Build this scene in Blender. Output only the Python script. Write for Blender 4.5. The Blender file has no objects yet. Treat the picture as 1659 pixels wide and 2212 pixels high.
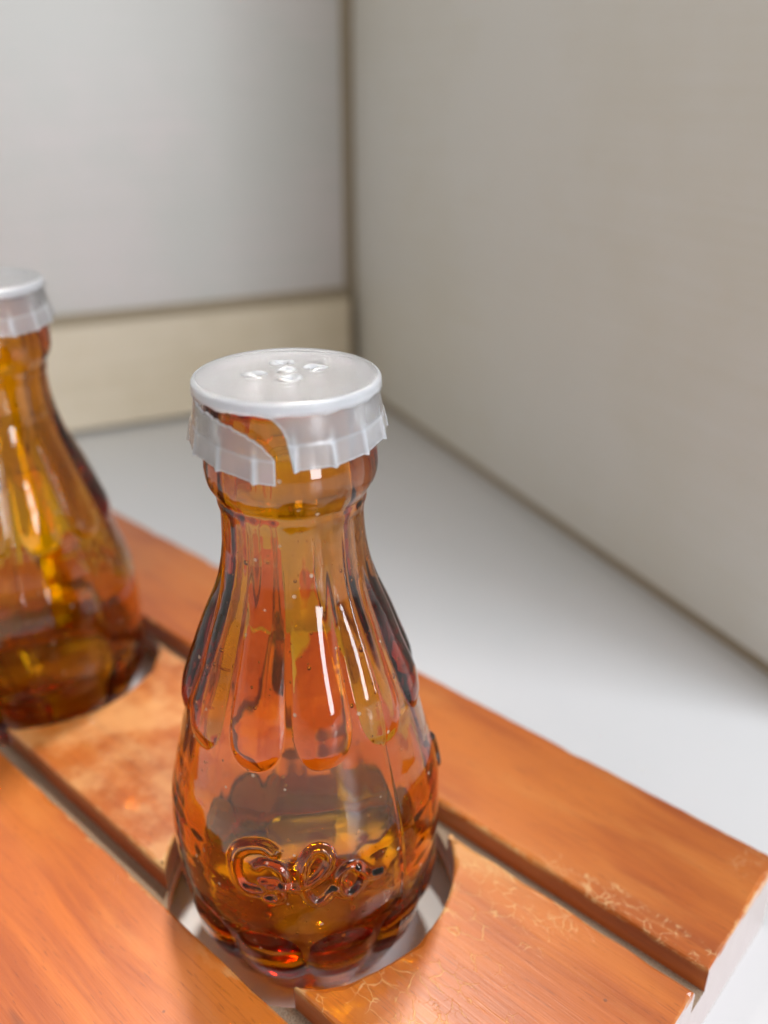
import bpy, bmesh, math, random
import numpy as np
from mathutils import Vector, Matrix
from mathutils.geometry import delaunay_2d_cdt

scene = bpy.context.scene
COL = scene.collection
R = math.radians

# ------------------------------------------------------------------ camera
CAM_H = 0.1464
cam_data = bpy.data.cameras.new("camera")
cam = bpy.data.objects.new("camera", cam_data)
COL.objects.link(cam)
cam.location = (0, 0, CAM_H)
cam.rotation_euler = (R(90 - 26.2), 0, 0)
cam_data.sensor_fit = 'VERTICAL'
cam_data.sensor_height = 36.0
cam_data.lens = 36.0 * 1925 / 2212
cam_data.clip_start = 0.005
cam_data.clip_end = 50
cam_data.dof.use_dof = True
cam_data.dof.focus_distance = 0.130
cam_data.dof.aperture_fstop = 10.0
scene.camera = cam

# ------------------------------------------------------------------ world: the dim, warm room
world = bpy.data.worlds.new("World")
scene.world = world
world.use_nodes = True
bg = world.node_tree.nodes["Background"]
bg.inputs[0].default_value = (1.0, 0.935, 0.825, 1)
bg.inputs[1].default_value = 0.39

# ------------------------------------------------------------------ window light from the right
def area(name, target, az_to, elev, dist, sx, sy, watts, color):
    l = bpy.data.lights.new(name, 'AREA')
    l.shape = 'RECTANGLE'
    l.size = sx
    l.size_y = sy
    l.energy = watts
    l.color = color
    o = bpy.data.objects.new(name, l)
    COL.objects.link(o)
    d = Vector((math.cos(elev) * az_to[0], math.cos(elev) * az_to[1], math.sin(elev)))
    o.location = Vector(target) + d * dist
    o.rotation_euler = (-d).to_track_quat('-Z', 'Y').to_euler()
    return o
area("window_light", (0.0, 0.14, 0.03), (0.92, -0.39), R(58), 0.95, 0.26, 0.34, 5.8, (0.90, 0.95, 1.0))
area("sunlight", (-0.02, 0.12, 0.02), (0.05, 0.999), R(64), 1.5, 0.14, 0.14, 23.0, (1.0, 0.94, 0.84))
area("low_window_light", (0.0, 0.14, 0.06), (0.62, -0.78), R(11), 0.95, 0.20, 0.34, 3.6, (0.92, 0.95, 1.0))

scene.view_settings.view_transform = 'Standard'
scene.view_settings.look = 'None'
scene.view_settings.exposure = 0.1
scene.view_settings.gamma = 1.0
scene.view_settings.use_curve_mapping = False
cy = scene.cycles
cy.max_bounces = 24
cy.transmission_bounces = 20
cy.glossy_bounces = 8
cy.diffuse_bounces = 5
cy.transparent_max_bounces = 12
cy.sample_clamp_indirect = 100.0
cy.blur_glossy = 0.6
cy.caustics_refractive = True
cy.caustics_reflective = True
cy.use_denoising = True
try:
    cy.denoiser = 'OPENIMAGEDENOISE'
except Exception:
    pass

# ------------------------------------------------------------------ helpers
def link(name, mesh, mat=None, parent=None, smooth=False):
    o = bpy.data.objects.new(name, mesh)
    COL.objects.link(o)
    if mat is not None:
        mesh.materials.append(mat)
    if parent is not None:
        o.parent = parent
    if smooth:
        mesh.polygons.foreach_set('use_smooth', [True] * len(mesh.polygons))
    return o

def thing(name, label, cat, loc=(0, 0, 0), rz=0.0, group=None):
    o = bpy.data.objects.new(name, None)
    COL.objects.link(o)
    o.empty_display_size = 0.01
    o.location = loc
    o.rotation_euler = (0, 0, rz)
    o['label'] = label
    o['category'] = cat
    if group:
        o['group'] = group
    return o

def grid_mesh(name, V, nu, nv, wrap_u):
    """V: (nv, nu, 3) vertices, quads between rows."""
    faces = []
    i = np.arange(nv - 1)[:, None] * nu
    j = np.arange(nu if wrap_u else nu - 1)[None, :]
    j2 = (j + 1) % nu
    F = np.stack([i + j, i + j2, i + nu + j2, i + nu + j], -1).reshape(-1, 4)
    return V.reshape(-1, 3), F

def mesh_np(name, V, F):
    """fast mesh from an (n,3) array and a list of (m,k) face arrays"""
    me = bpy.data.meshes.new(name)
    if not isinstance(F, list):
        F = [F]
    me.vertices.add(len(V))
    me.vertices.foreach_set('co', np.asarray(V, dtype=np.float32).ravel())
    loops = np.concatenate([f.ravel() for f in F]).astype(np.int32)
    counts = np.concatenate([np.full(len(f), f.shape[1]) for f in F]).astype(np.int32)
    starts = np.concatenate([[0], np.cumsum(counts)[:-1]]).astype(np.int32)
    me.loops.add(len(loops))
    me.loops.foreach_set('vertex_index', loops)
    me.polygons.add(len(counts))
    me.polygons.foreach_set('loop_start', starts)
    me.update(calc_edges=True)
    me.validate()
    return me

def smoothstep(a, b, x):
    t = np.clip((x - a) / (b - a), 0, 1)
    return t * t * (3 - 2 * t)

# node expression helper
class NT:
    def __init__(self, mat):
        self.t = mat.node_tree
        self.t.nodes.clear()
        self.out = self.t.nodes.new('ShaderNodeOutputMaterial')
    def n(self, typ, ins=None, **props):
        nd = self.t.nodes.new(typ)
        for k, v in props.items():
            setattr(nd, k, v)
        for k, v in (ins or {}).items():
            self.put(nd.inputs[k], v)
        return nd
    def put(self, sock, v):
        if isinstance(v, bpy.types.NodeSocket):
            self.t.links.new(v, sock)
        else:
            sock.default_value = v
    def m(self, op, a, b=0.0, c=0.0, clamp=False):
        nd = self.n('ShaderNodeMath', operation=op, use_clamp=clamp)
        self.put(nd.inputs[0], a)
        self.put(nd.inputs[1], b)
        self.put(nd.inputs[2], c)
        return nd.outputs[0]
    def mn(self, *a):
        r = a[0]
        for x in a[1:]:
            r = self.m('MINIMUM', r, x)
        return r
    def ramp(self, v, a, b, lo=0.0, hi=1.0):
        nd = self.n('ShaderNodeMapRange', interpolation_type='SMOOTHSTEP')
        for k, x in zip(range(5), (v, a, b, lo, hi)):
            self.put(nd.inputs[k], x)
        return nd.outputs[0]
    def mix(self, f, a, b):
        nd = self.n('ShaderNodeMix', data_type='RGBA')
        self.put(nd.inputs[0], f)
        self.put(nd.inputs[6], a)
        self.put(nd.inputs[7], b)
        return nd.outputs[2]
    def noise(self, vec, scale, detail=3.0, rough=0.5, dist=0.0):
        nd = self.n('ShaderNodeTexNoise', {'Vector': vec, 'Scale': scale, 'Detail': detail,
                                           'Roughness': rough, 'Distortion': dist})
        return nd.outputs[0]
    def scale(self, vec, s, loc=(0, 0, 0)):
        nd = self.n('ShaderNodeMapping', {'Vector': vec, 'Location': loc, 'Scale': s})
        return nd.outputs[0]

def new_mat(name):
    m = bpy.data.materials.new(name)
    m.use_nodes = True
    return m, NT(m)

def C(r, g, b):
    return (r, g, b, 1.0)

# ------------------------------------------------------------------ materials
# varnished reddish wood with crazed, worn varnish near the hole and the groove edges
def make_wood():
    m, t = new_mat("varnished_wood")
    co = t.n('ShaderNodeTexCoord').outputs['Object']
    sep = t.n('ShaderNodeSeparateXYZ', {0: co})
    x, y, z = sep.outputs[0], sep.outputs[1], sep.outputs[2]
    # long grain along x
    warp = t.noise(t.scale(co, (12, 60, 60)), 1.0, 2.0)
    ywarp = t.m('ADD', y, t.m('MULTIPLY', t.m('SUBTRACT', warp, 0.5), 0.012))
    gv = t.n('ShaderNodeCombineXYZ', {0: t.m('MULTIPLY', x, 0.045), 1: ywarp, 2: t.m('MULTIPLY', z, 0.7)}).outputs[0]
    g1 = t.noise(gv, 300.0, 6.0, 0.68, 0.1)
    g2 = t.noise(t.n('ShaderNodeCombineXYZ', {0: t.m('MULTIPLY', x, 0.03), 1: y, 2: z}).outputs[0], 2600.0, 3.0, 0.65)
    big = t.noise(t.scale(co, (18, 45, 45), (3.1, 1.7, 0.4)), 1.0, 3.0, 0.55)
    col = t.mix(t.ramp(g1, 0.30, 0.70), C(0.35, 0.070, 0.008), C(0.52, 0.125, 0.014))
    col = t.mix(t.ramp(big, 0.42, 0.66), col, C(0.57, 0.155, 0.020))
    col = t.mix(t.m('MULTIPLY', t.ramp(g2, 0.54, 0.72), 0.48), col, C(0.30, 0.058, 0.009))
    tan = t.noise(t.scale(co, (30, 130, 130), (0.2, 0.9, 0.1)), 1.0, 4.0, 0.6)
    col = t.mix(t.m('MULTIPLY', t.ramp(tan, 0.50, 0.72), 0.38), col, C(0.64, 0.235, 0.050))
    # thin dark mineral streaks
    sv = t.n('ShaderNodeCombineXYZ', {0: t.m('MULTIPLY', x, 0.12), 1: ywarp, 2: z}).outputs[0]
    st = t.noise(sv, 420.0, 2.0, 0.5)
    col = t.mix(t.m('MULTIPLY', t.ramp(st, 0.70, 0.80), 0.5), col, C(0.16, 0.038, 0.012))
    pv = t.n('ShaderNodeCombineXYZ', {0: t.m('MULTIPLY', x, 0.09), 1: y, 2: z}).outputs[0]
    pores = t.ramp(t.noise(pv, 3600.0, 1.0, 0.5), 0.68, 0.76)
    col = t.mix(t.m('MULTIPLY', pores, 0.5), col, C(0.16, 0.036, 0.010))
    # distances to edges in the caddy's own coordinates
    def ad(v, k):
        return t.m('ABSOLUTE', t.m('SUBTRACT', v, k))
    hole1 = t.m('SQRT', t.m('ADD', t.m('MULTIPLY', x, x), t.m('MULTIPLY', y, y)))
    x2 = t.m('ADD', x, 0.0925)
    hole2 = t.m('SQRT', t.m('ADD', t.m('MULTIPLY', x2, x2), t.m('MULTIPLY', y, y)))
    dh = t.m('MINIMUM', ad(hole1, 0.0263), ad(hole2, 0.0263))
    dg = t.mn(ad(y, 0.0215), ad(y, 0.0263), ad(y, -0.020), ad(y, -0.0245), ad(y, 0.0567))
    de = ad(x, 0.0645)
    edge = t.mn(dh, dg, de)
    wn = t.noise(co, 260.0, 4.0, 0.65)
    wn2 = t.noise(t.scale(co, (1, 1, 1), (0.31, 0.7, 0.2)), 70.0, 3.0, 0.6)
    # crazed varnish: two cell sizes of pale cracks
    wv = t.n('ShaderNodeVectorMath', operation='ADD')
    nv = t.n('ShaderNodeTexNoise', {'Vector': co, 'Scale': 220.0, 'Detail': 2.0})
    sc = t.n('ShaderNodeVectorMath', {0: nv.outputs[1], 3: 0.0026}, operation='SCALE')
    t.put(wv.inputs[0], t.scale(co, (0.62, 1.0, 1.0)))
    t.put(wv.inputs[1], sc.outputs[0])
    def cracks(s, w):
        v = t.n('ShaderNodeTexVoronoi', {'Vector': wv.outputs[0], 'Scale': s}, feature='DISTANCE_TO_EDGE')
        return t.ramp(v.outputs['Distance'], w * 0.35, w, 1.0, 0.0)
    cr1, cr2 = cracks(400.0, 0.034), cracks(620.0, 0.055)
    midp = t.m('MULTIPLY', t.ramp(y, -0.0225, -0.0215), t.ramp(y, 0.0232, 0.0225, 0.0, 1.0))
    right = t.ramp(x, 0.004, 0.012)
    zone_mid = t.m('MULTIPLY', t.m('MULTIPLY', midp, right), t.ramp(t.m('ADD', t.m('MULTIPLY', wn2, 0.05), t.m('MULTIPLY', dh, -0.55)), 0.012, 0.024))
    zone_mid2 = t.m('MULTIPLY', t.m('MULTIPLY', midp, right), t.ramp(wn2, 0.50, 0.60))
    zone_back = t.m('MULTIPLY', t.m('MULTIPLY', t.ramp(y, 0.026, 0.0262), t.ramp(t.m('SUBTRACT', y, t.m('MULTIPLY', wn2, 0.006)), 0.0275, 0.0285, 1.0, 0.0)), t.ramp(x, 0.028, 0.040))
    zone_corner = t.m('MULTIPLY', t.ramp(x, 0.056, 0.061), t.m('MULTIPLY', t.ramp(y, 0.046, 0.052), t.ramp(wn2, 0.40, 0.5)))
    zone = t.m('MAXIMUM', t.m('MAXIMUM', zone_mid, t.m('MULTIPLY', zone_mid2, 0.75)), t.m('MAXIMUM', zone_back, zone_corner))
    top = t.ramp(z, 0.0158, 0.0168)
    crack = t.m('MULTIPLY', t.m('MULTIPLY', t.m('MAXIMUM', cr1, t.m('MULTIPLY', cr2, t.m('MAXIMUM', zone_back, t.ramp(wn2, 0.56, 0.68)))), zone), top)
    crack = t.m('MULTIPLY', crack, t.ramp(wn, 0.44, 0.58))
    scr = t.noise(t.n('ShaderNodeCombineXYZ', {0: t.m('MULTIPLY', x, 0.06), 1: ywarp, 2: z}).outputs[0], 1100.0, 2.0, 0.5)
    scr = t.m('MULTIPLY', t.m('MULTIPLY', t.ramp(scr, 0.64, 0.70), t.m('MULTIPLY', midp, right)), t.m('MULTIPLY', top, t.ramp(wn2, 0.45, 0.62)))
    crack = t.m('MAXIMUM', crack, t.m('MULTIPLY', scr, 0.55))
    # bare, rubbed wood at edges; sunlit glare painted tan between the holes
    rub = t.ramp(t.m('SUBTRACT', edge, t.m('MULTIPLY', t.m('SUBTRACT', wn, 0.50), 0.0040)), 0.0001, 0.0007, 1.0, 0.0)
    rub = t.m('MULTIPLY', t.m('MULTIPLY', rub, top), t.ramp(wn2, 0.42, 0.66, 0.05, 0.85))
    between = t.m('MULTIPLY', t.m('MULTIPLY', midp, t.ramp(x, -0.012, -0.02)), t.m('MULTIPLY', top, t.ramp(t.noise(co, 95.0, 4.0, 0.65), 0.36, 0.66)))
    tip = t.m('MULTIPLY', t.m('MULTIPLY', midp, right), t.m('MULTIPLY', top, t.ramp(t.m('ADD', t.m('SUBTRACT', 0.0215, y), t.m('MULTIPLY', dh, 0.4)), 0.002, 0.0085, 0.8, 0.0)))
    col = t.mix(t.m('MULTIPLY', between, 0.62), col, C(0.78, 0.40, 0.15))
    col = t.mix(t.m('MULTIPLY', tip, 0.8), col, C(0.70, 0.36, 0.12))
    col = t.mix(rub, col, C(0.74, 0.45, 0.19))
    col = t.mix(t.m('MULTIPLY', crack, 0.52), col, C(0.86, 0.58, 0.27))
    # end face coloured paler, standing in for floor glare on its varnish
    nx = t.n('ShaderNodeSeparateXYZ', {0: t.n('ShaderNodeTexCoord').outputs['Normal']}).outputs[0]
    end_glare = t.ramp(nx, 0.85, 0.95)
    col = t.mix(end_glare, col, t.mix(t.noise(t.scale(co, (1, 500, 120)), 1.0, 3.0), C(0.50, 0.36, 0.33), C(0.64, 0.50, 0.47)))
    # scattered dark specks
    spk = t.n('ShaderNodeTexVoronoi', {'Vector': co, 'Scale': 95.0}, feature='F1').outputs['Distance']
    col = t.mix(t.m('MULTIPLY', t.ramp(spk, 0.022, 0.036, 1.0, 0.0), 0.6), col, C(0.10, 0.03, 0.012))
    wear_glare = t.m('MAXIMUM', t.m('MAXIMUM', crack, rub), t.m('MULTIPLY', between, 0.5))
    bump_h = t.m('ADD', t.m('MULTIPLY', g2, 0.35), t.m('ADD', t.m('MULTIPLY', crack, 0.9), t.m('MULTIPLY', wn, 0.25)))
    bump = t.n('ShaderNodeBump', {'Strength': 0.35, 'Distance': 0.00025, 'Height': bump_h})
    p = t.n('ShaderNodeBsdfPrincipled', {'Base Color': col, 'Roughness': t.m('ADD', 0.36, t.m('MULTIPLY', wear_glare, 0.25)),
                                         'IOR': 1.5, 'Coat Weight': t.ramp(end_glare, 0, 1, 0.5, 1.0), 'Coat Roughness': t.ramp(end_glare, 0, 1, 0.11, 0.12), 'Normal': bump.outputs[0]})
    t.put(t.out.inputs[0], p.outputs[0])
    return m

# raw saw-cut wood inside the grooves and the board's underside layer
def make_groove_wood():
    m, t = new_mat("dusty_groove_wood")
    co = t.n('ShaderNodeTexCoord').outputs['Object']
    sep = t.n('ShaderNodeSeparateXYZ', {0: co})
    n1 = t.noise(t.scale(co, (300, 2500, 2500)), 1.0, 3.0, 0.6)
    n2 = t.noise(co, 3200.0, 2.0, 0.6)
    dust = t.mix(t.ramp(n2, 0.35, 0.65), C(0.22, 0.145, 0.09), C(0.36, 0.27, 0.19))
    dust = t.mix(t.m('MULTIPLY', t.ramp(n1, 0.5, 0.75), 0.4), dust, C(0.30, 0.14, 0.06))
    wood = t.mix(t.ramp(t.noise(t.scale(co, (40, 60, 900)), 1.0, 3.0), 0.35, 0.65), C(0.42, 0.12, 0.03), C(0.55, 0.20, 0.06))
    nz = t.n('ShaderNodeNewGeometry').outputs['Normal']
    up = t.ramp(t.n('ShaderNodeSeparateXYZ', {0: nz}).outputs[2], 0.5, 0.8)
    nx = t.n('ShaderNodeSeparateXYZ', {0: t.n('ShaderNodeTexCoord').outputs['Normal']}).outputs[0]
    end_glare = t.ramp(nx, 0.95, 0.99)
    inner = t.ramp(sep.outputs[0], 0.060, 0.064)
    end_glare = t.m('MULTIPLY', end_glare, inner)
    wood = t.mix(end_glare, wood, t.mix(t.noise(t.scale(co, (1, 500, 120)), 1.0, 3.0), C(0.50, 0.36, 0.33), C(0.64, 0.50, 0.47)))  # end face paled for reflected floor light, as on the planks
    col = t.mix(up, wood, dust)
    b = t.n('ShaderNodeBump', {'Strength': 0.4, 'Distance': 0.0002, 'Height': n2})
    p = t.n('ShaderNodeBsdfPrincipled', {'Base Color': col, 'Roughness': t.ramp(up, 0.0, 1.0, 0.36, 0.8), 'Coat Weight': t.m('MULTIPLY', t.ramp(end_glare, 0, 1, 0.35, 1.0), t.ramp(up, 0.0, 1.0, 1.0, 0.0)),
                                         'Coat Roughness': t.ramp(end_glare, 0, 1, 0.22, 0.12), 'Normal': b.outputs[0]})
    t.put(t.out.inputs[0], p.outputs[0])
    return m

def make_glass():
    m, t = new_mat("amber_glass")
    co = t.n('ShaderNodeTexCoord').outputs['Object']
    n1 = t.noise(co, 240.0, 2.0, 0.5)
    n2 = t.noise(co, 1300.0, 2.0, 0.5)
    h = t.m('ADD', n1, t.m('MULTIPLY', n2, 0.10))
    b = t.n('ShaderNodeBump', {'Strength': 0.035, 'Distance': 0.0005, 'Height': h})
    g = t.n('ShaderNodeBsdfGlass', {'Color': C(1, 1, 1), 'Roughness': 0.02, 'IOR': 1.5, 'Normal': b.outputs[0]})
    # dried dust and grime on the outside: vertical smears and specks
    sm = t.noise(t.scale(co, (150, 150, 38)), 1.0, 4.0, 0.62, 0.4)
    fine = t.noise(co, 2600.0, 2.0, 0.6)
    spk = t.n('ShaderNodeTexVoronoi', {'Vector': co, 'Scale': 330.0}, feature='F1').outputs['Distance']
    spn = t.noise(co, 110.0, 2.0)
    dust = t.m('ADD', t.m('MULTIPLY', t.ramp(sm, 0.48, 0.70), t.ramp(fine, 0.30, 0.70, 0.0, 0.05)),
               t.m('MULTIPLY', t.ramp(spk, 0.07, 0.13, 0.75, 0.0), t.ramp(spn, 0.46, 0.54)), clamp=True)
    dd = t.n('ShaderNodeBsdfDiffuse', {'Color': C(0.74, 0.62, 0.50)})
    dt = t.n('ShaderNodeBsdfTranslucent', {'Color': C(0.70, 0.42, 0.16)})
    dm = t.n('ShaderNodeMixShader', {0: 0.4, 1: dd.outputs[0], 2: dt.outputs[0]})
    gm = t.n('ShaderNodeMixShader', {0: dust, 1: g.outputs[0], 2: dm.outputs[0]})
    v = t.n('ShaderNodeVolumeAbsorption', {'Color': C(0.973, 0.890, 0.0), 'Density': 1750.0})
    t.put(t.out.inputs[0], gm.outputs[0])
    t.put(t.out.inputs[1], v.outputs[0])
    return m

def make_plastic():
    m, t = new_mat("translucent_plastic")
    co = t.n('ShaderNodeTexCoord').outputs['Object']
    n1 = t.noise(co, 420.0, 3.0, 0.55)
    b = t.n('ShaderNodeBump', {'Strength': 0.15, 'Distance': 0.0003, 'Height': n1})
    d = t.n('ShaderNodeBsdfDiffuse', {'Color': C(0.74, 0.78, 0.84), 'Normal': b.outputs[0]})
    tr = t.n('ShaderNodeBsdfTranslucent', {'Color': C(0.82, 0.84, 0.88), 'Normal': b.outputs[0]})
    rf = t.n('ShaderNodeBsdfRefraction', {'Color': C(0.95, 0.95, 0.96), 'Roughness': 0.26, 'IOR': 1.10, 'Normal': b.outputs[0]})
    gl = t.n('ShaderNodeBsdfGlossy', {'Color': C(1, 1, 1), 'Roughness': 0.22, 'Normal': b.outputs[0]})
    a = t.n('ShaderNodeMixShader', {0: 0.55, 1: d.outputs[0], 2: tr.outputs[0]})
    at = t.n('ShaderNodeAttribute', attribute_name='thickness')
    a2 = t.n('ShaderNodeMixShader', {0: t.m('SUBTRACT', 1.0, at.outputs['Fac']), 1: a.outputs[0], 2: rf.outputs[0]})
    fr = t.n('ShaderNodeFresnel', {'IOR': 1.48, 'Normal': b.outputs[0]})
    a3 = t.n('ShaderNodeMixShader', {0: fr.outputs[0], 1: a2.outputs[0], 2: gl.outputs[0]})
    t.put(t.out.inputs[0], a3.outputs[0])
    return m

def make_tile(name, c1, c2, rough, seed):
    m, t = new_mat(name)
    co = t.n('ShaderNodeTexCoord').outputs['Object']
    n1 = t.noise(t.scale(co, (1, 1, 1), (seed, seed * 2, 0)), 9.0, 3.0, 0.5)
    n2 = t.noise(co, 60.0, 3.0, 0.6)
    n3 = t.noise(t.scale(co, (14, 14, 420)), 1.0, 3.0, 0.6)
    mixv = t.m('ADD', t.m('MULTIPLY', n1, 0.62), t.m('ADD', t.m('MULTIPLY', n2, 0.18), t.m('MULTIPLY', n3, 0.20)))
    col = t.mix(t.ramp(mixv, 0.40, 0.60), c1, c2)
    b = t.n('ShaderNodeBump', {'Strength': 0.08, 'Distance': 0.001, 'Height': n1})
    p = t.n('ShaderNodeBsdfPrincipled', {'Base Color': col, 'Roughness': rough, 'Normal': b.outputs[0]})
    t.put(t.out.inputs[0], p.outputs[0])
    return m

def make_grout():
    m, t = new_mat("brown_grout")
    co = t.n('ShaderNodeTexCoord').outputs['Object']
    n = t.noise(co, 700.0, 3.0, 0.6)
    col = t.mix(n, C(0.38, 0.32, 0.235), C(0.47, 0.40, 0.30))
    p = t.n('ShaderNodeBsdfPrincipled', {'Base Color': col, 'Roughness': 0.9})
    t.put(t.out.inputs[0], p.outputs[0])
    return m

WOOD, GROOVE, GLASS, PLASTIC, GROUT = make_wood(), make_groove_wood(), make_glass(), make_plastic(), make_grout()
FLOOR = make_tile("white_floor_glaze", C(0.71, 0.72, 0.74), C(0.74, 0.74, 0.76), 0.32, 1.3)
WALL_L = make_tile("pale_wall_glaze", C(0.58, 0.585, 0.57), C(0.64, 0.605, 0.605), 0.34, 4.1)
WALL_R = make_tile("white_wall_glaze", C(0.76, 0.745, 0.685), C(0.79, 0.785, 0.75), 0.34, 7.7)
SKIRT = make_tile("beige_skirting_glaze", C(0.66, 0.57, 0.42), C(0.74, 0.65, 0.51), 0.42, 2.9)

# ------------------------------------------------------------------ the setting: floor and two walls
def box_mesh(name, M, x0, x1, y0, y1, z0, z1, bevel=0.0):
    bm = bmesh.new()
    vs = [bm.verts.new(M @ Vector((x, y, z))) for z in (z0, z1) for (x, y) in ((x0, y0), (x1, y0), (x1, y1), (x0, y1))]
    for f in ((3, 2, 1, 0), (4, 5, 6, 7), (0, 1, 5, 4), (1, 2, 6, 5), (2, 3, 7, 6), (3, 0, 4, 7)):
        bm.faces.new([vs[i] for i in f])
    if bevel:
        bmesh.ops.bevel(bm, geom=bm.edges[:], offset=bevel, segments=2, profile=0.6, affect='EDGES')
    me = bpy.data.meshes.new(name)
    bm.to_mesh(me)
    bm.free()
    return me

CORNER = Vector((-0.0146, 0.4418, 0))
# left wall: x runs from the corner to the left, y out of the wall towards the room
uL = Vector((-0.9014, -0.433, 0)); nL = Vector((0.433, -0.9014, 0))
ML = Matrix(((uL.x, nL.x, 0, CORNER.x), (uL.y, nL.y, 0, CORNER.y), (0, 0, 1, 0), (0, 0, 0, 1)))
# right wall: x runs from the corner towards the camera, y out of the wall
uR = Vector((0.433, -0.9014, 0)); nR = Vector((-0.9014, -0.433, 0))
MR = Matrix(((uR.x, nR.x, 0, CORNER.x), (uR.y, nR.y, 0, CORNER.y), (0, 0, 1, 0), (0, 0, 0, 1)))

floor = link("floor", box_mesh("floor", Matrix(), -1.4, 1.4, -1.0, 1.5, -0.02, 0.0), FLOOR)
floor['kind'] = 'structure'
floor['label'] = 'glossy white floor slab under the wooden bottle stand'

WALL_H, WALL_RH, WR_LEN = 0.60, 0.57, 0.300
wl = link("wall_left", box_mesh("wall_left", ML, -0.012, 0.62, -0.020, -0.0014, 0.0, WALL_H), GROUT)
wl['kind'] = 'structure'
wl['label'] = 'pale grey tiled wall with a beige skirting strip'
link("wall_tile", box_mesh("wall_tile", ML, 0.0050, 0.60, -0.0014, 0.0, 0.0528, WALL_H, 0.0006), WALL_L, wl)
link("skirting_tile", box_mesh("skirting_tile", ML, 0.0055, 0.60, -0.0014, 0.0075, 0.0022, 0.0485, 0.0012), SKIRT, wl)
wr = link("wall_right", box_mesh("wall_right", MR, -0.012, WR_LEN, -0.016, -0.0014, 0.0, WALL_RH), GROUT)
wr['kind'] = 'structure'
wr['label'] = 'plain off-white wall meeting the floor at a brown joint'
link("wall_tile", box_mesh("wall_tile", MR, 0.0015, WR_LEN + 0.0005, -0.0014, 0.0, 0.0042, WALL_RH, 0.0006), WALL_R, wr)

# ------------------------------------------------------------------ the wooden stand
T_ANG = math.atan2(-0.669, 0.743)
ORG = Vector((-0.0135, 0.1192, 0))
HX2 = -0.0925
TOPZ, GZ = 0.0174, 0.0122
X_END, X_FAR = 0.0645, -0.155
HR, HR_BOT, BZ = 0.0263, 0.0268, 0.0058
rng = random.Random(5)

stand = thing("bottle_stand", "reddish orange wooden board with two lengthwise grooves and round holes holding the bottles",
              "wooden stand", ORG, T_ANG)

def densify(pts, step=0.0012):
    out = []
    for (a, b) in zip(pts, pts[1:] + pts[:1]):
        L = math.hypot(b[0] - a[0], b[1] - a[1])
        n = max(1, int(L / step))
        for k in range(n):
            out.append((a[0] + (b[0] - a[0]) * k / n, a[1] + (b[1] - a[1]) * k / n))
    return out

def arc(cx, r, a0, a1, n=48):
    return [(cx + r * math.cos(a0 + (a1 - a0) * k / n), r * math.sin(a0 + (a1 - a0) * k / n)) for k in range(n + 1)]

def wob(v, s):
    return (math.sin(v * 410 + s) + 0.6 * math.sin(v * 1130 + 2.1 * s) + 0.4 * math.sin(v * 2900 + 3.3 * s)) / 2.0

def plank(name, outline, z0, z1, bev, seed, chip):
    pts = densify(outline)
    n = len(pts)
    P = np.array(pts)
    # unevenness along the edges (worn, chipped arrises); end faces stay straight
    nxt, prv = np.roll(P, -1, 0), np.roll(P, 1, 0)
    tg = nxt - prv
    tg /= np.maximum(np.linalg.norm(tg, axis=1, keepdims=True), 1e-9)
    nrm = np.stack([tg[:, 1], -tg[:, 0]], 1)              # outward for a CCW outline
    r_ = random.Random(seed)
    chips = np.zeros(n)
    for _ in range(chip):
        k0 = r_.randrange(n); w = r_.uniform(1.0, 3.0); d = r_.uniform(0.0001, 0.0006)
        dist = np.minimum(np.abs(np.arange(n) - k0), n - np.abs(np.arange(n) - k0))
        chips += d * np.exp(-(dist / w) ** 2)
    w0 = np.array([wob(p[0] + p[1] * 1.7, seed) for p in pts])
    ins = bev * (1.0 + 0.45 * w0) + chips
    rows = []
    def row(inset, z):
        Q = P - nrm * inset[:, None]
        return np.concatenate([Q, np.asarray(z).reshape(-1, 1) * np.ones((n, 1))], 1)
    zero = np.zeros(n)
    rows.append(row(zero, z0))
    rows.append(row(zero, z1 - bev * 1.1 - chips * 0.9))
    rows.append(row(ins * 0.30, z1 - bev * 0.42 - chips * 0.3))
    rows.append(row(ins, z1))
    V = np.concatenate(rows)
    bm = bmesh.new()
    vs = [bm.verts.new(v) for v in V]
    nr = len(rows)
    for k in range(nr - 1):
        for i in range(n):
            j = (i + 1) % n
            bm.faces.new((vs[k * n + i], vs[k * n + j], vs[(k + 1) * n + j], vs[(k + 1) * n + i]))
    for k, flip in ((nr - 1, False), (0, True)):
        pv = [Vector((v[0] * 100, v[1] * 100)) for v in rows[k][:, :2]]
        res = delaunay_2d_cdt(pv, [], [list(range(n))], 1, 1e-7)
        orig = res[3]
        for f in res[2]:
            idx = [orig[i][0] for i in f if orig[i]]
            if len(set(idx)) == 3:
                fv = [vs[k * n + i] for i in (reversed(idx) if flip else idx)]
                if bm.faces.get(fv) is None:
                    bm.faces.new(fv)
    bmesh.ops.recalc_face_normals(bm, faces=bm.faces)
    me = bpy.data.meshes.new(name)
    bm.to_mesh(me)
    bm.free()
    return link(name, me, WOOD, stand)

YB0, YB1 = 0.0263, 0.0567
YM0, YM1 = -0.0200, 0.0215
YF0, YF1 = -0.0590, -0.0245
def hole_x(y):
    return math.sqrt(max(HR * HR - y * y, 0))
def ang(x, y):
    return math.atan2(y, x)
# back plank
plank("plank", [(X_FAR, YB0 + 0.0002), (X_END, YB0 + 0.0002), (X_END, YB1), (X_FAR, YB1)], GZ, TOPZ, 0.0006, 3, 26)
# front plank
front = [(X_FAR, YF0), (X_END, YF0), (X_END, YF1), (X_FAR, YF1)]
plank("plank", front, GZ, TOPZ, 0.0006, 7, 30)
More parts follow.
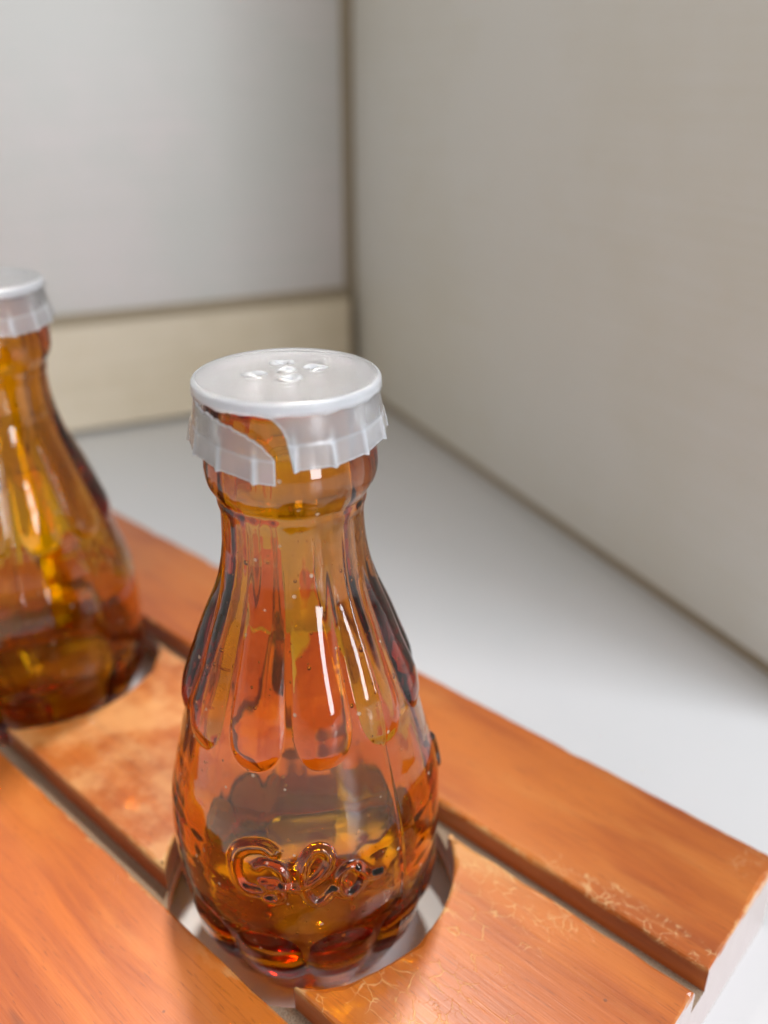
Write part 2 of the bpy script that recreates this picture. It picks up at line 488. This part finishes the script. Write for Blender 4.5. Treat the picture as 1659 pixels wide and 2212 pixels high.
# middle plank: right end, between the holes, far end
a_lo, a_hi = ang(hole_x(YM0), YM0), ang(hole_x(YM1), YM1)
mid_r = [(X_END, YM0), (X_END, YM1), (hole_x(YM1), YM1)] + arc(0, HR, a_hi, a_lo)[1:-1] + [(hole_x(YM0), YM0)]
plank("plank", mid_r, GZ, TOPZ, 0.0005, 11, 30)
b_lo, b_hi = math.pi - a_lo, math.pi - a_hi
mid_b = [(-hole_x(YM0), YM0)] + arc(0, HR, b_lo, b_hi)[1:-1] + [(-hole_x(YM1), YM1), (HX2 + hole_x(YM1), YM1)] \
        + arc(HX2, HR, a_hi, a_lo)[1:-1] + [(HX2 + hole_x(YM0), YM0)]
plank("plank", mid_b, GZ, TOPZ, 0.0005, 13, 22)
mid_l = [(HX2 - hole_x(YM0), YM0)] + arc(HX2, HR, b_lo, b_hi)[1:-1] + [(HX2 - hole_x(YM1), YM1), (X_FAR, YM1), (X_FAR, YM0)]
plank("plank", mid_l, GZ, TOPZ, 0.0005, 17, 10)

# base board under the planks, with two flaring holes
def base_board():
    bm = bmesh.new()
    zt = GZ
    xs = [X_FAR, HX2, 0.0, X_END]
    N = 40
    def ring(cx, r, z):
        return [bm.verts.new((cx + r * math.cos(a), r * math.sin(a), z)) for a in [2 * math.pi * k / (2 * N) for k in range(2 * N)]]
    rr = {}
    for cx in (0.0, HX2):
        rr[cx] = (ring(cx, HR, zt), ring(cx, HR_BOT, BZ))
        t_, b_ = rr[cx]
        for k in range(2 * N):
            j = (k + 1) % (2 * N)
            bm.faces.new((t_[k], b_[k], b_[j], t_[j])).smooth = True
    def corner(x, y, z):
        return bm.verts.new((x, y, z))
    y0, y1 = YF0, YB1
    for layer, z in ((0, zt), (1, BZ)):
        cs = {(x, y): corner(x, y, z) for x in xs for y in (y0, y1)}
        r1, r2 = rr[0.0][layer], rr[HX2][layer]
        right = lambda r: [r[(k - N // 2) % (2 * N)] for k in range(N + 1)]         # -90..90 deg
        left = lambda r: [r[N // 2 + k] for k in range(N + 1)]                     # 90..270 deg
        def strip(arc_v, path, flip):
            # fan of quads between a half circle of the hole and the straight outline
            seg = [(p[1].co - p[0].co).length for p in zip(path, path[1:])]
            tot, acc, outer = sum(seg), 0.0, []
            marks = [sum(seg[:i]) / tot for i in range(len(path))]
            n_ = len(arc_v)
            near = {round(mk * (n_ - 1)): v for mk, v in zip(marks, path)}
            for k in range(n_):
                if k in near:
                    outer.append(near[k]); continue
                d = k / (n_ - 1) * tot
                i = 0
                while i < len(seg) - 1 and d > seg[i]:
                    d -= seg[i]; i += 1
                outer.append(bm.verts.new(path[i].co.lerp(path[i + 1].co, min(1, d / seg[i]))))
            for k in range(n_ - 1):
                q = [arc_v[k], outer[k], outer[k + 1], arc_v[k + 1]]
                bm.faces.new(list(reversed(q)) if flip else q)
        fl = layer == 1
        strip(right(r1), [cs[(0.0, y0)], cs[(X_END, y0)], cs[(X_END, y1)], cs[(0.0, y1)]], fl)
        xm = HX2 / 2
        m0, m1 = corner(xm, y0, z), corner(xm, y1, z)
        strip(left(r1), [cs[(0.0, y1)], m1, m0, cs[(0.0, y0)]], fl)
        strip(right(r2), [cs[(HX2, y0)], m0, m1, cs[(HX2, y1)]], fl)
        strip(left(r2), [cs[(HX2, y1)], cs[(X_FAR, y1)], cs[(X_FAR, y0)], cs[(HX2, y0)]], fl)
        if layer == 0:
            ct = cs
        else:
            cb = cs
    for y in (y0, y1):
        for a, b in zip(xs, xs[1:]):
            bm.faces.new((ct[(a, y)], cb[(a, y)], cb[(b, y)], ct[(b, y)]))
    for x in (X_FAR, X_END):
        bm.faces.new((ct[(x, y0)], cb[(x, y0)], cb[(x, y1)], ct[(x, y1)]))
    me = bpy.data.meshes.new("base_board")
    bm.to_mesh(me)
    bm.free()
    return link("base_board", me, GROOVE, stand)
base_board()
# end rails that carry the board clear of the floor
for xa, xb in ((X_END - 0.0085, X_END), (X_FAR, X_FAR + 0.0085)):
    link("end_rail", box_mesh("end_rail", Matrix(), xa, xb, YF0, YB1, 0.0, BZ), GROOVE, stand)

# ------------------------------------------------------------------ the amber bottles
PROF = [(0.0006, 14.3), (1.6, 15.0), (3, 15.6), (6, 16.9), (9, 18.3), (12, 19.9), (15, 20.9), (18, 21.4), (21, 22.1), (24, 22.65), (27, 23.0),
        (30, 23.2), (33, 23.17), (36, 23.0), (39, 22.78), (42, 22.19), (45, 21.5), (48, 20.6), (51, 19.9), (54, 19.2), (57, 18.6), (60, 17.75),
        (63, 16.7), (66, 15.55), (69, 14.5), (72, 13.5), (75, 12.5), (78, 11.7), (81, 11.15), (84, 10.8), (87, 10.65), (89, 10.65),
        (90.1, 10.8), (90.7, 11.0), (91.4, 11.05), (92.0, 11.0), (92.8, 11.5), (94, 12.2), (95.3, 12.55), (96.5, 12.65), (98, 12.55), (99.5, 12.25), (101, 11.95), (104, 11.8), (106.2, 11.7)]
STROKES = [
    (1.05, [(-14.96, 41.88), (-17.18, 42.53), (-20.72, 42.65), (-25.92, 41.97), (-29.36, 40.68), (-30.6, 38.87), (-30.24, 36.75), (-28.28, 34.84), (-25.21, 33.92), (-22.12, 33.96)]),
    (0.75, [(-21.15, 38.82), (-18.63, 39.71), (-15.22, 39.71), (-11.9, 38.88), (-10.15, 37.28), (-10.74, 36.04), (-14.52, 36.24), (-18.92, 36.02)]),
    (0.75, [(-18.59, 34.44), (-15.58, 35.31), (-12.76, 34.85), (-12.15, 33.76), (-14.4, 32.86), (-17.28, 33.04)]),
    (0.75, [(-10.74, 36.04), (-7.05, 35.49), (-3.77, 35.72), (0.51, 36.66), (4.4, 38.1), (6.73, 39.72), (6.73, 41.2), (4.01, 42.33), (0.63, 42.09), (-2.15, 40.42), (-3.53, 38.25), (-3.29, 35.82), (-1.62, 33.8), (1.05, 32.37), (4.38, 32.92), (7.85, 34.6)]),
    (0.75, [(20.42, 35.94), (19.22, 34.42), (16.55, 33.11), (13.04, 32.9), (10.46, 34.3), (10.15, 36.07), (12.03, 37.78), (15.54, 38.25), (18.98, 37.2), (20.4, 35.69)]),
    (0.75, [(18.01, 37.74), (21.48, 35.86), (23.54, 34.93), (27.4, 34.44)]),
    (0.8, [(86, 44.5), (89, 42.5), (90, 40.0), (88, 38.0)]),
]
def catmull(P, n=8):
    P = np.array(P, float)
    Q = np.vstack([2 * P[0] - P[1], P, 2 * P[-1] - P[-2]])
    out = []
    for i in range(1, len(Q) - 2):
        for k in range(n):
            t = k / n
            out.append(0.5 * ((2 * Q[i]) + (Q[i + 1] - Q[i - 1]) * t + (2 * Q[i - 1] - 5 * Q[i] + 4 * Q[i + 1] - Q[i + 2]) * t * t
                              + (-Q[i - 1] + 3 * Q[i] - 3 * Q[i + 1] + Q[i + 2]) * t ** 3))
    out.append(P[-1])
    return np.array(out)

def wrapdeg(a):
    return (a + 180) % 360 - 180

def outer_disp(phi, z):
    """raised relief of the bottle wall in mm; phi in degrees, z in mm, 2-D arrays"""
    d = np.zeros_like(phi)
    STEP = 360 / 11
    # tongue-shaped upper flutes with rounded lower ends
    dl = wrapdeg((phi - 9.0 + STEP / 2) % STEP - STEP / 2)
    ztip = 54.6 + 0.5 * np.sin(np.radians(phi * 2))
    wdeg = 14.3
    Lt = 7.5
    tt = np.clip((ztip + Lt - z) / Lt, 0, 2)
    q = (np.abs(dl / wdeg) ** 2.4 + tt ** 2.4) ** (1 / 2.4)
    fade = 1 - smoothstep(66, 84.5, z)
    d += np.where(q < 1, 1.15 * np.clip(1 - q ** 2.6, 0, 1) ** 0.9, 0) * fade
    # lower flutes
    dl = wrapdeg((phi - 12.0 + STEP / 2) % STEP - STEP / 2)
    ztop = 23.8
    tt = np.clip((z - (ztop - 7.0)) / 7.0, 0, 2)
    q = (np.abs(dl / 15.4) ** 2.4 + tt ** 2.4) ** (1 / 2.4)
    d += np.where(q < 1, 1.2 * np.clip(1 - q ** 2.4, 0, 1) ** 0.9, 0) * smoothstep(-1.0, 4.0, z)
    # mould seams
    for s in (39.0, 219.0):
        d += 0.16 * np.exp(-(wrapdeg(phi - s) / 0.55) ** 2) * smoothstep(3, 8, z) * (1 - smoothstep(84, 90, z))
    # embossed script
    rloc = 22.9
    for hw, pts in STROKES:
        c = catmull(pts)
        a = np.array(c[:, 0]) * np.pi / 180 * rloc
        b = c[:, 1]
        best = np.full(phi.shape, 9.0)
        sel = (z > b.min() - 2.5) & (z < b.max() + 2.5) & (np.abs(wrapdeg(phi - c[:, 0].mean())) < 30)
        X, Y = wrapdeg(phi[sel] - 0.0) * np.pi / 180 * rloc, z[sel]
        bs = np.full(X.shape, 9.0)
        for k in range(len(a) - 1):
            dx, dy = a[k + 1] - a[k], b[k + 1] - b[k]
            L2 = dx * dx + dy * dy + 1e-9
            tt = np.clip(((X - a[k]) * dx + (Y - b[k]) * dy) / L2, 0, 1)
            bs = np.minimum(bs, np.hypot(X - a[k] - tt * dx, Y - b[k] - tt * dy))
        best[sel] = bs
        d = np.maximum(d, d + 0.62 * smoothstep(hw * 1.4, hw * 0.2, best))
    # hand-made waviness
    p = np.radians(phi)
    d += 0.05 * np.sin(3 * p + z * 0.21) + 0.04 * np.sin(5 * p - z * 0.33 + 1.0) + 0.03 * np.sin(2 * p + z * 0.57 + 2.0)
    d += (0.018 * np.sin(17 * p + 0.9 + z * 0.03) + 0.013 * np.sin(27 * p + 2.0 - z * 0.05) + 0.009 * np.sin(41 * p + z * 0.08)) * smoothstep(30, 50, z)
    return d

def build_bottle_mesh():
    NU = 528
    pz = np.array([p[0] for p in PROF]); pr = np.array([p[1] for p in PROF])
    # smooth interpolation of the profile
    zf = np.linspace(pz[0], pz[-1], 1200)
    rf = np.interp(zf, pz, pr)
    ker = np.ones(7) / 7
    rf = np.convolve(np.pad(rf, 3, 'edge'), ker, 'valid')
    phi = np.linspace(-180, 180, NU, endpoint=False)
    rows = []
    def addrow(z, r):
        pp = np.radians(phi)
        rows.append(np.stack([r * np.sin(pp), -r * np.cos(pp), np.broadcast_to(z, phi.shape)], -1))
    # underside: kicked-up centre
    for r, z in ((0.02, 2.2), (4, 2.1), (8, 1.6), (10.5, 0.7), (12, 0.15), (13.2, 0.0), (14.0, 0.18)):
        addrow(z, np.full(NU, r))
    zz = np.concatenate([np.linspace(0.6, 30, 90, endpoint=False), np.linspace(30, 46, 84, endpoint=False), np.linspace(46, 62, 66, endpoint=False),
                         np.linspace(62, 84, 60, endpoint=False), np.linspace(84, 106.2, 70)])
    PHI, Z = np.meshgrid(phi, zz)
    D = outer_disp(PHI, Z)
    rr = np.interp(zz, zf, rf)
    for k, z in enumerate(zz):
        addrow(z, rr[k] + D[k])
    # lip
    for r, z in ((11.4, 106.9), (10.8, 107.25), (10.0, 107.3), (9.2, 107.0), (8.8, 106.3)):
        addrow(z, np.full(NU, r))
    # bore, top to bottom: thick, slightly uneven wall
    pp = np.radians(phi)
    for z in np.linspace(105, 4.2, 112):
        ro = np.interp(z, zf, rf)
        ri = min(ro - (2.2 + 0.7 * float(smoothstep(40, 58, np.array(z)))), 8.7 if z > 94 else 99)
        if z < 14:
            ri *= math.sqrt(max(0.0, 1 - ((14 - z) / 10.0) ** 2 * 0.6))
        addrow(z, ri + 0.10 * np.sin(3 * pp + z * 0.10 + 1) + 0.08 * np.sin(2 * pp - z * 0.12)
               + 0.09 * np.sin(7 * pp + 0.6 + z * 0.02) + 0.06 * np.sin(13 * pp - z * 0.03) + 0.03 * np.sin(22 * pp + 1.0))
    for r, z in ((6.8, 3.6), (4.0, 3.5), (0.01, 3.6)):
        addrow(z, np.full(NU, r))
    V = np.stack(rows) * 0.001
    VV, F = grid_mesh("b", V, NU, len(rows), True)
    # tiny air bubbles trapped in the wall (inward-facing spheres)
    r_ = random.Random(21)
    bm = bmesh.new()
    bmesh.ops.create_icosphere(bm, subdivisions=2, radius=1.0)
    sv = np.array([v.co[:] for v in bm.verts]); sf = np.array([[v.index for v in f.verts] for f in bm.faces])[:, ::-1]
    bm.free()
    vs, tris = [VV], []
    off = len(VV)
    for _ in range(170):
        z = r_.uniform(16, 84); ph = R(r_.uniform(-180, 180) if r_.random() < 0.4 else r_.uniform(-75, 75))
        rad = min(0.42, 0.11 + r_.expovariate(1 / 0.07))
        r = float(np.interp(z, zf, rf)) - r_.uniform(0.75, 1.6)
        c = np.array([r * math.sin(ph), -r * math.cos(ph), z]) * 0.001
        e = np.array([1, 1, r_.uniform(0.9, 1.7)])
        vs.append(sv * rad * 0.001 * e + c)
        tris.append(sf + off)
        off += len(sv)
    me = mesh_np("glass_body", np.concatenate(vs), [F, np.concatenate(tris)])
    return me
GLASS_MESH = build_bottle_mesh()
GLASS_MESH.materials.append(GLASS)
GLASS_MESH.polygons.foreach_set('use_smooth', [True] * len(GLASS_MESH.polygons))

# ------------------------------------------------------------------ plastic sprinkler caps
ZT = 108.8
def cap_disc():
    nr, nu = 110, 240
    HOLES = [(-4.4, 0.3, 1.45, 0.95), (-0.5, 5.3, 1.4, 1.1), (4.1, 2.6, 1.45, 0.95), (0.0, 1.6, 1.2, 0.9), (0.4, -2.0, 1.3, 1.0)]
    rad = np.concatenate([np.linspace(0.01, 12.45, nr), 12.45 + 0.30 * np.sin(np.linspace(0.2, math.pi / 2, 7))])
    drop = np.concatenate([np.zeros(nr), 0.30 * (1 - np.cos(np.linspace(0.2, math.pi / 2, 7)))])
    rad = np.append(rad, [12.78, 12.82]); drop = np.append(drop, [0.8, 1.35])
    a = np.linspace(0, 2 * math.pi, nu, endpoint=False)
    RR, A = np.meshgrid(rad, a, indexing='ij')
    X, Y = RR * np.cos(A), RR * np.sin(A)
    Z = ZT - np.repeat(drop[:, None], nu, 1)
    Z = Z - 0.16 * (1 - smoothstep(9.5, 12.2, RR)) + 0.05 * np.sin(0.6 * X + 1) * np.sin(0.5 * Y) * (RR < 12)
    for k, (hx, hy, rx, ry) in enumerate(HOLES):
        an = np.arctan2(Y - hy, X - hx)
        q = np.hypot((X - hx) / rx, (Y - hy) / ry) * (1 + 0.10 * np.sin(2 * an + k) + 0.07 * np.sin(3 * an + 2 * k))
        Z += 0.20 * np.exp(-((q - 1.02) / 0.24) ** 2) * (1 + 0.6 * np.sin(an * 2 + k * 1.7)) - 0.45 * smoothstep(1.0, 0.55, q)
        Z += 0.22 * smoothstep(1.0, 0.2, q) * np.sin(3.1 * X + k) * np.sin(3.7 * Y + 2 * k)
    # ragged lower rim edge
    Z[-1] += 0.16 * np.sin(A[-1] * 17) * np.sin(A[-1] * 5 + 1)
    V = np.stack([X, Y, Z], -1) * 0.001
    VV, F = grid_mesh("c", V, nu, len(rad), True)
    dense = 0.30 + 0.50 * smoothstep(12.40, 12.70, RR)
    for hx, hy, rx, ry in HOLES:
        dense = np.maximum(dense, smoothstep(1.5, 0.8, np.hypot((X - hx) / rx, (Y - hy) / ry)))
    return VV, F, dense.ravel()

def rib(phi):
    d = np.abs(wrapdeg((phi - 2 + 11.25) % 22.5 - 11.25))
    return np.clip(1 - d / 3.0, 0, 1) ** 1.3

def skirt_point(phi, s, zlift=0.0, rextra=0.0):
    rb = rib(phi)
    r = 12.82 + 1.10 * s + 0.34 * rb * smoothstep(0.25, 1.0, s) + 0.10 * smoothstep(0.50, 0.56, s) + rextra
    d = np.abs(wrapdeg((phi - 2 + 11.25) % 22.5 - 11.25)) / 11.25
    r = r - 0.22 * d * smoothstep(0.3, 1, s)
    z = ZT - 1.35 - s * (6.75 + 0.28 * rb + 0.35 * np.sin(np.radians(phi * 3 + 40))) - zlift
    p = np.radians(phi)
    return np.stack([r * np.sin(p), -r * np.cos(p), z], -1)

def skirt_mesh(full):
    ns, nu = 46, 340
    s = np.linspace(0, 1, ns)[:, None] * np.ones((1, nu))
    if full:
        phi = np.linspace(-180, 180, nu, endpoint=False)[None, :] * np.ones((ns, 1))
        V = skirt_point(phi, s)
        return grid_mesh("s", V * 0.001, nu, ns, True) + (skirt_dense(phi, s),)
    # torn skirt: left boundary curves from the rim at the front
    sb = np.linspace(0, 1, ns)
    left = np.interp(sb, [0, 0.08, 0.22, 0.42, 0.7, 1.0], [-14, -9, -5.0, -2.0, -0.6, 1.2])
    u = np.linspace(0, 1, nu)[None, :]
    phi = left[:, None] + (260 - left[:, None]) * u
    V = skirt_point(phi, s)
    return grid_mesh("s", V * 0.001, nu, ns, False) + (np.clip(skirt_dense(phi, s) + (0.5 * smoothstep(0.012, 0.0, u) * np.ones((ns, 1))).ravel(), 0, 1),)

def skirt_dense(phi, s):
    d = 0.30 + 0.50 * rib(phi) * smoothstep(0.15, 0.6, s) + 0.22 * np.exp(-((s - 0.53) / 0.03) ** 2)
    d += 0.45 * smoothstep(0.95, 1.0, s) + 0.12 * smoothstep(0.5, 0.56, s)
    return np.clip(d, 0, 1).ravel()

def set_dense(me, d):
    at = me.attributes.new('thickness', 'FLOAT', 'POINT')
    at.data.foreach_set('value', np.asarray(d, dtype=np.float32))

def flap_mesh():
    ns, nu = 40, 130
    t = np.linspace(0, 1, nu)[None, :] * np.ones((ns, 1))
    s0 = np.interp(t, [0, 0.10, 0.3, 0.42, 0.5, 0.62, 0.72, 0.86, 0.95, 1.0], [0, 0.0, 0.02, 0.05, 0.0, 0.03, 0.05, 0.16, 0.34, 0.52])
    s0 = s0 + 0.012 * np.sin(t * 61) + 0.010 * np.sin(t * 113 + 1)
    s0[:, 0] = 0
    v = np.linspace(0, 1, ns)[:, None]
    s = s0 + (1.0 - s0) * v
    phi = -100 + 91.0 * t
    drop = 2.4 * smoothstep(0.0, 1.15, t) * (1.0 / smoothstep(0.0, 1.15, np.array([1.0])))
    V = skirt_point(phi, s, drop, 0.25 * np.sin(np.pi * t))
    return grid_mesh("f", V * 0.001, nu, ns, False) + (np.clip(skirt_dense(phi, s) + (0.5 * smoothstep(0.06, 0.0, v) * np.ones((1, nu))).ravel() + 0.5 * smoothstep(0.985, 1.0, t).ravel(), 0, 1),)

def solid(o, th):
    md = o.modifiers.new("thickness", 'SOLIDIFY')
    md.thickness = th
    md.offset = -1.0

def make_bottle(label, loc, rz, torn):
    root = thing("glass_bottle", label, "bottle", loc, rz, "amber bottles standing in the wooden stand")
    g = bpy.data.objects.new("glass_body", GLASS_MESH)
    COL.objects.link(g)
    g.parent = root
    V1, F1, D1 = cap_disc()
    V2, F2, D2 = skirt_mesh(not torn)
    me = mesh_np("cap", np.concatenate([V1, V2]), [F1, F2[:, ::-1] + len(V1)])
    c = link("cap", me, PLASTIC, root, True)
    set_dense(me, np.concatenate([D1, D2]))
    solid(c, 0.00045)
    if torn:
        V3, F3, D3 = flap_mesh()
        fl = link("torn_flap", mesh_np("torn_flap", V3, F3[:, ::-1]), PLASTIC, c, True)
        fl['label'] = 'torn strip of the cap skirt hanging down at the front'
        set_dense(fl.data, D3)
        solid(fl, 0.00045)
    return root

RZ = math.atan2(0.1125, 0.99365)
make_bottle("amber fluted glass bottle in the near hole, embossed script, torn white plastic cap", ORG, RZ, True)
b2 = ORG + Vector((math.cos(T_ANG) * HX2, math.sin(T_ANG) * HX2, 0))
make_bottle("amber fluted glass bottle behind, cut off by the left edge, with an untorn white cap", b2, RZ + R(150), False)
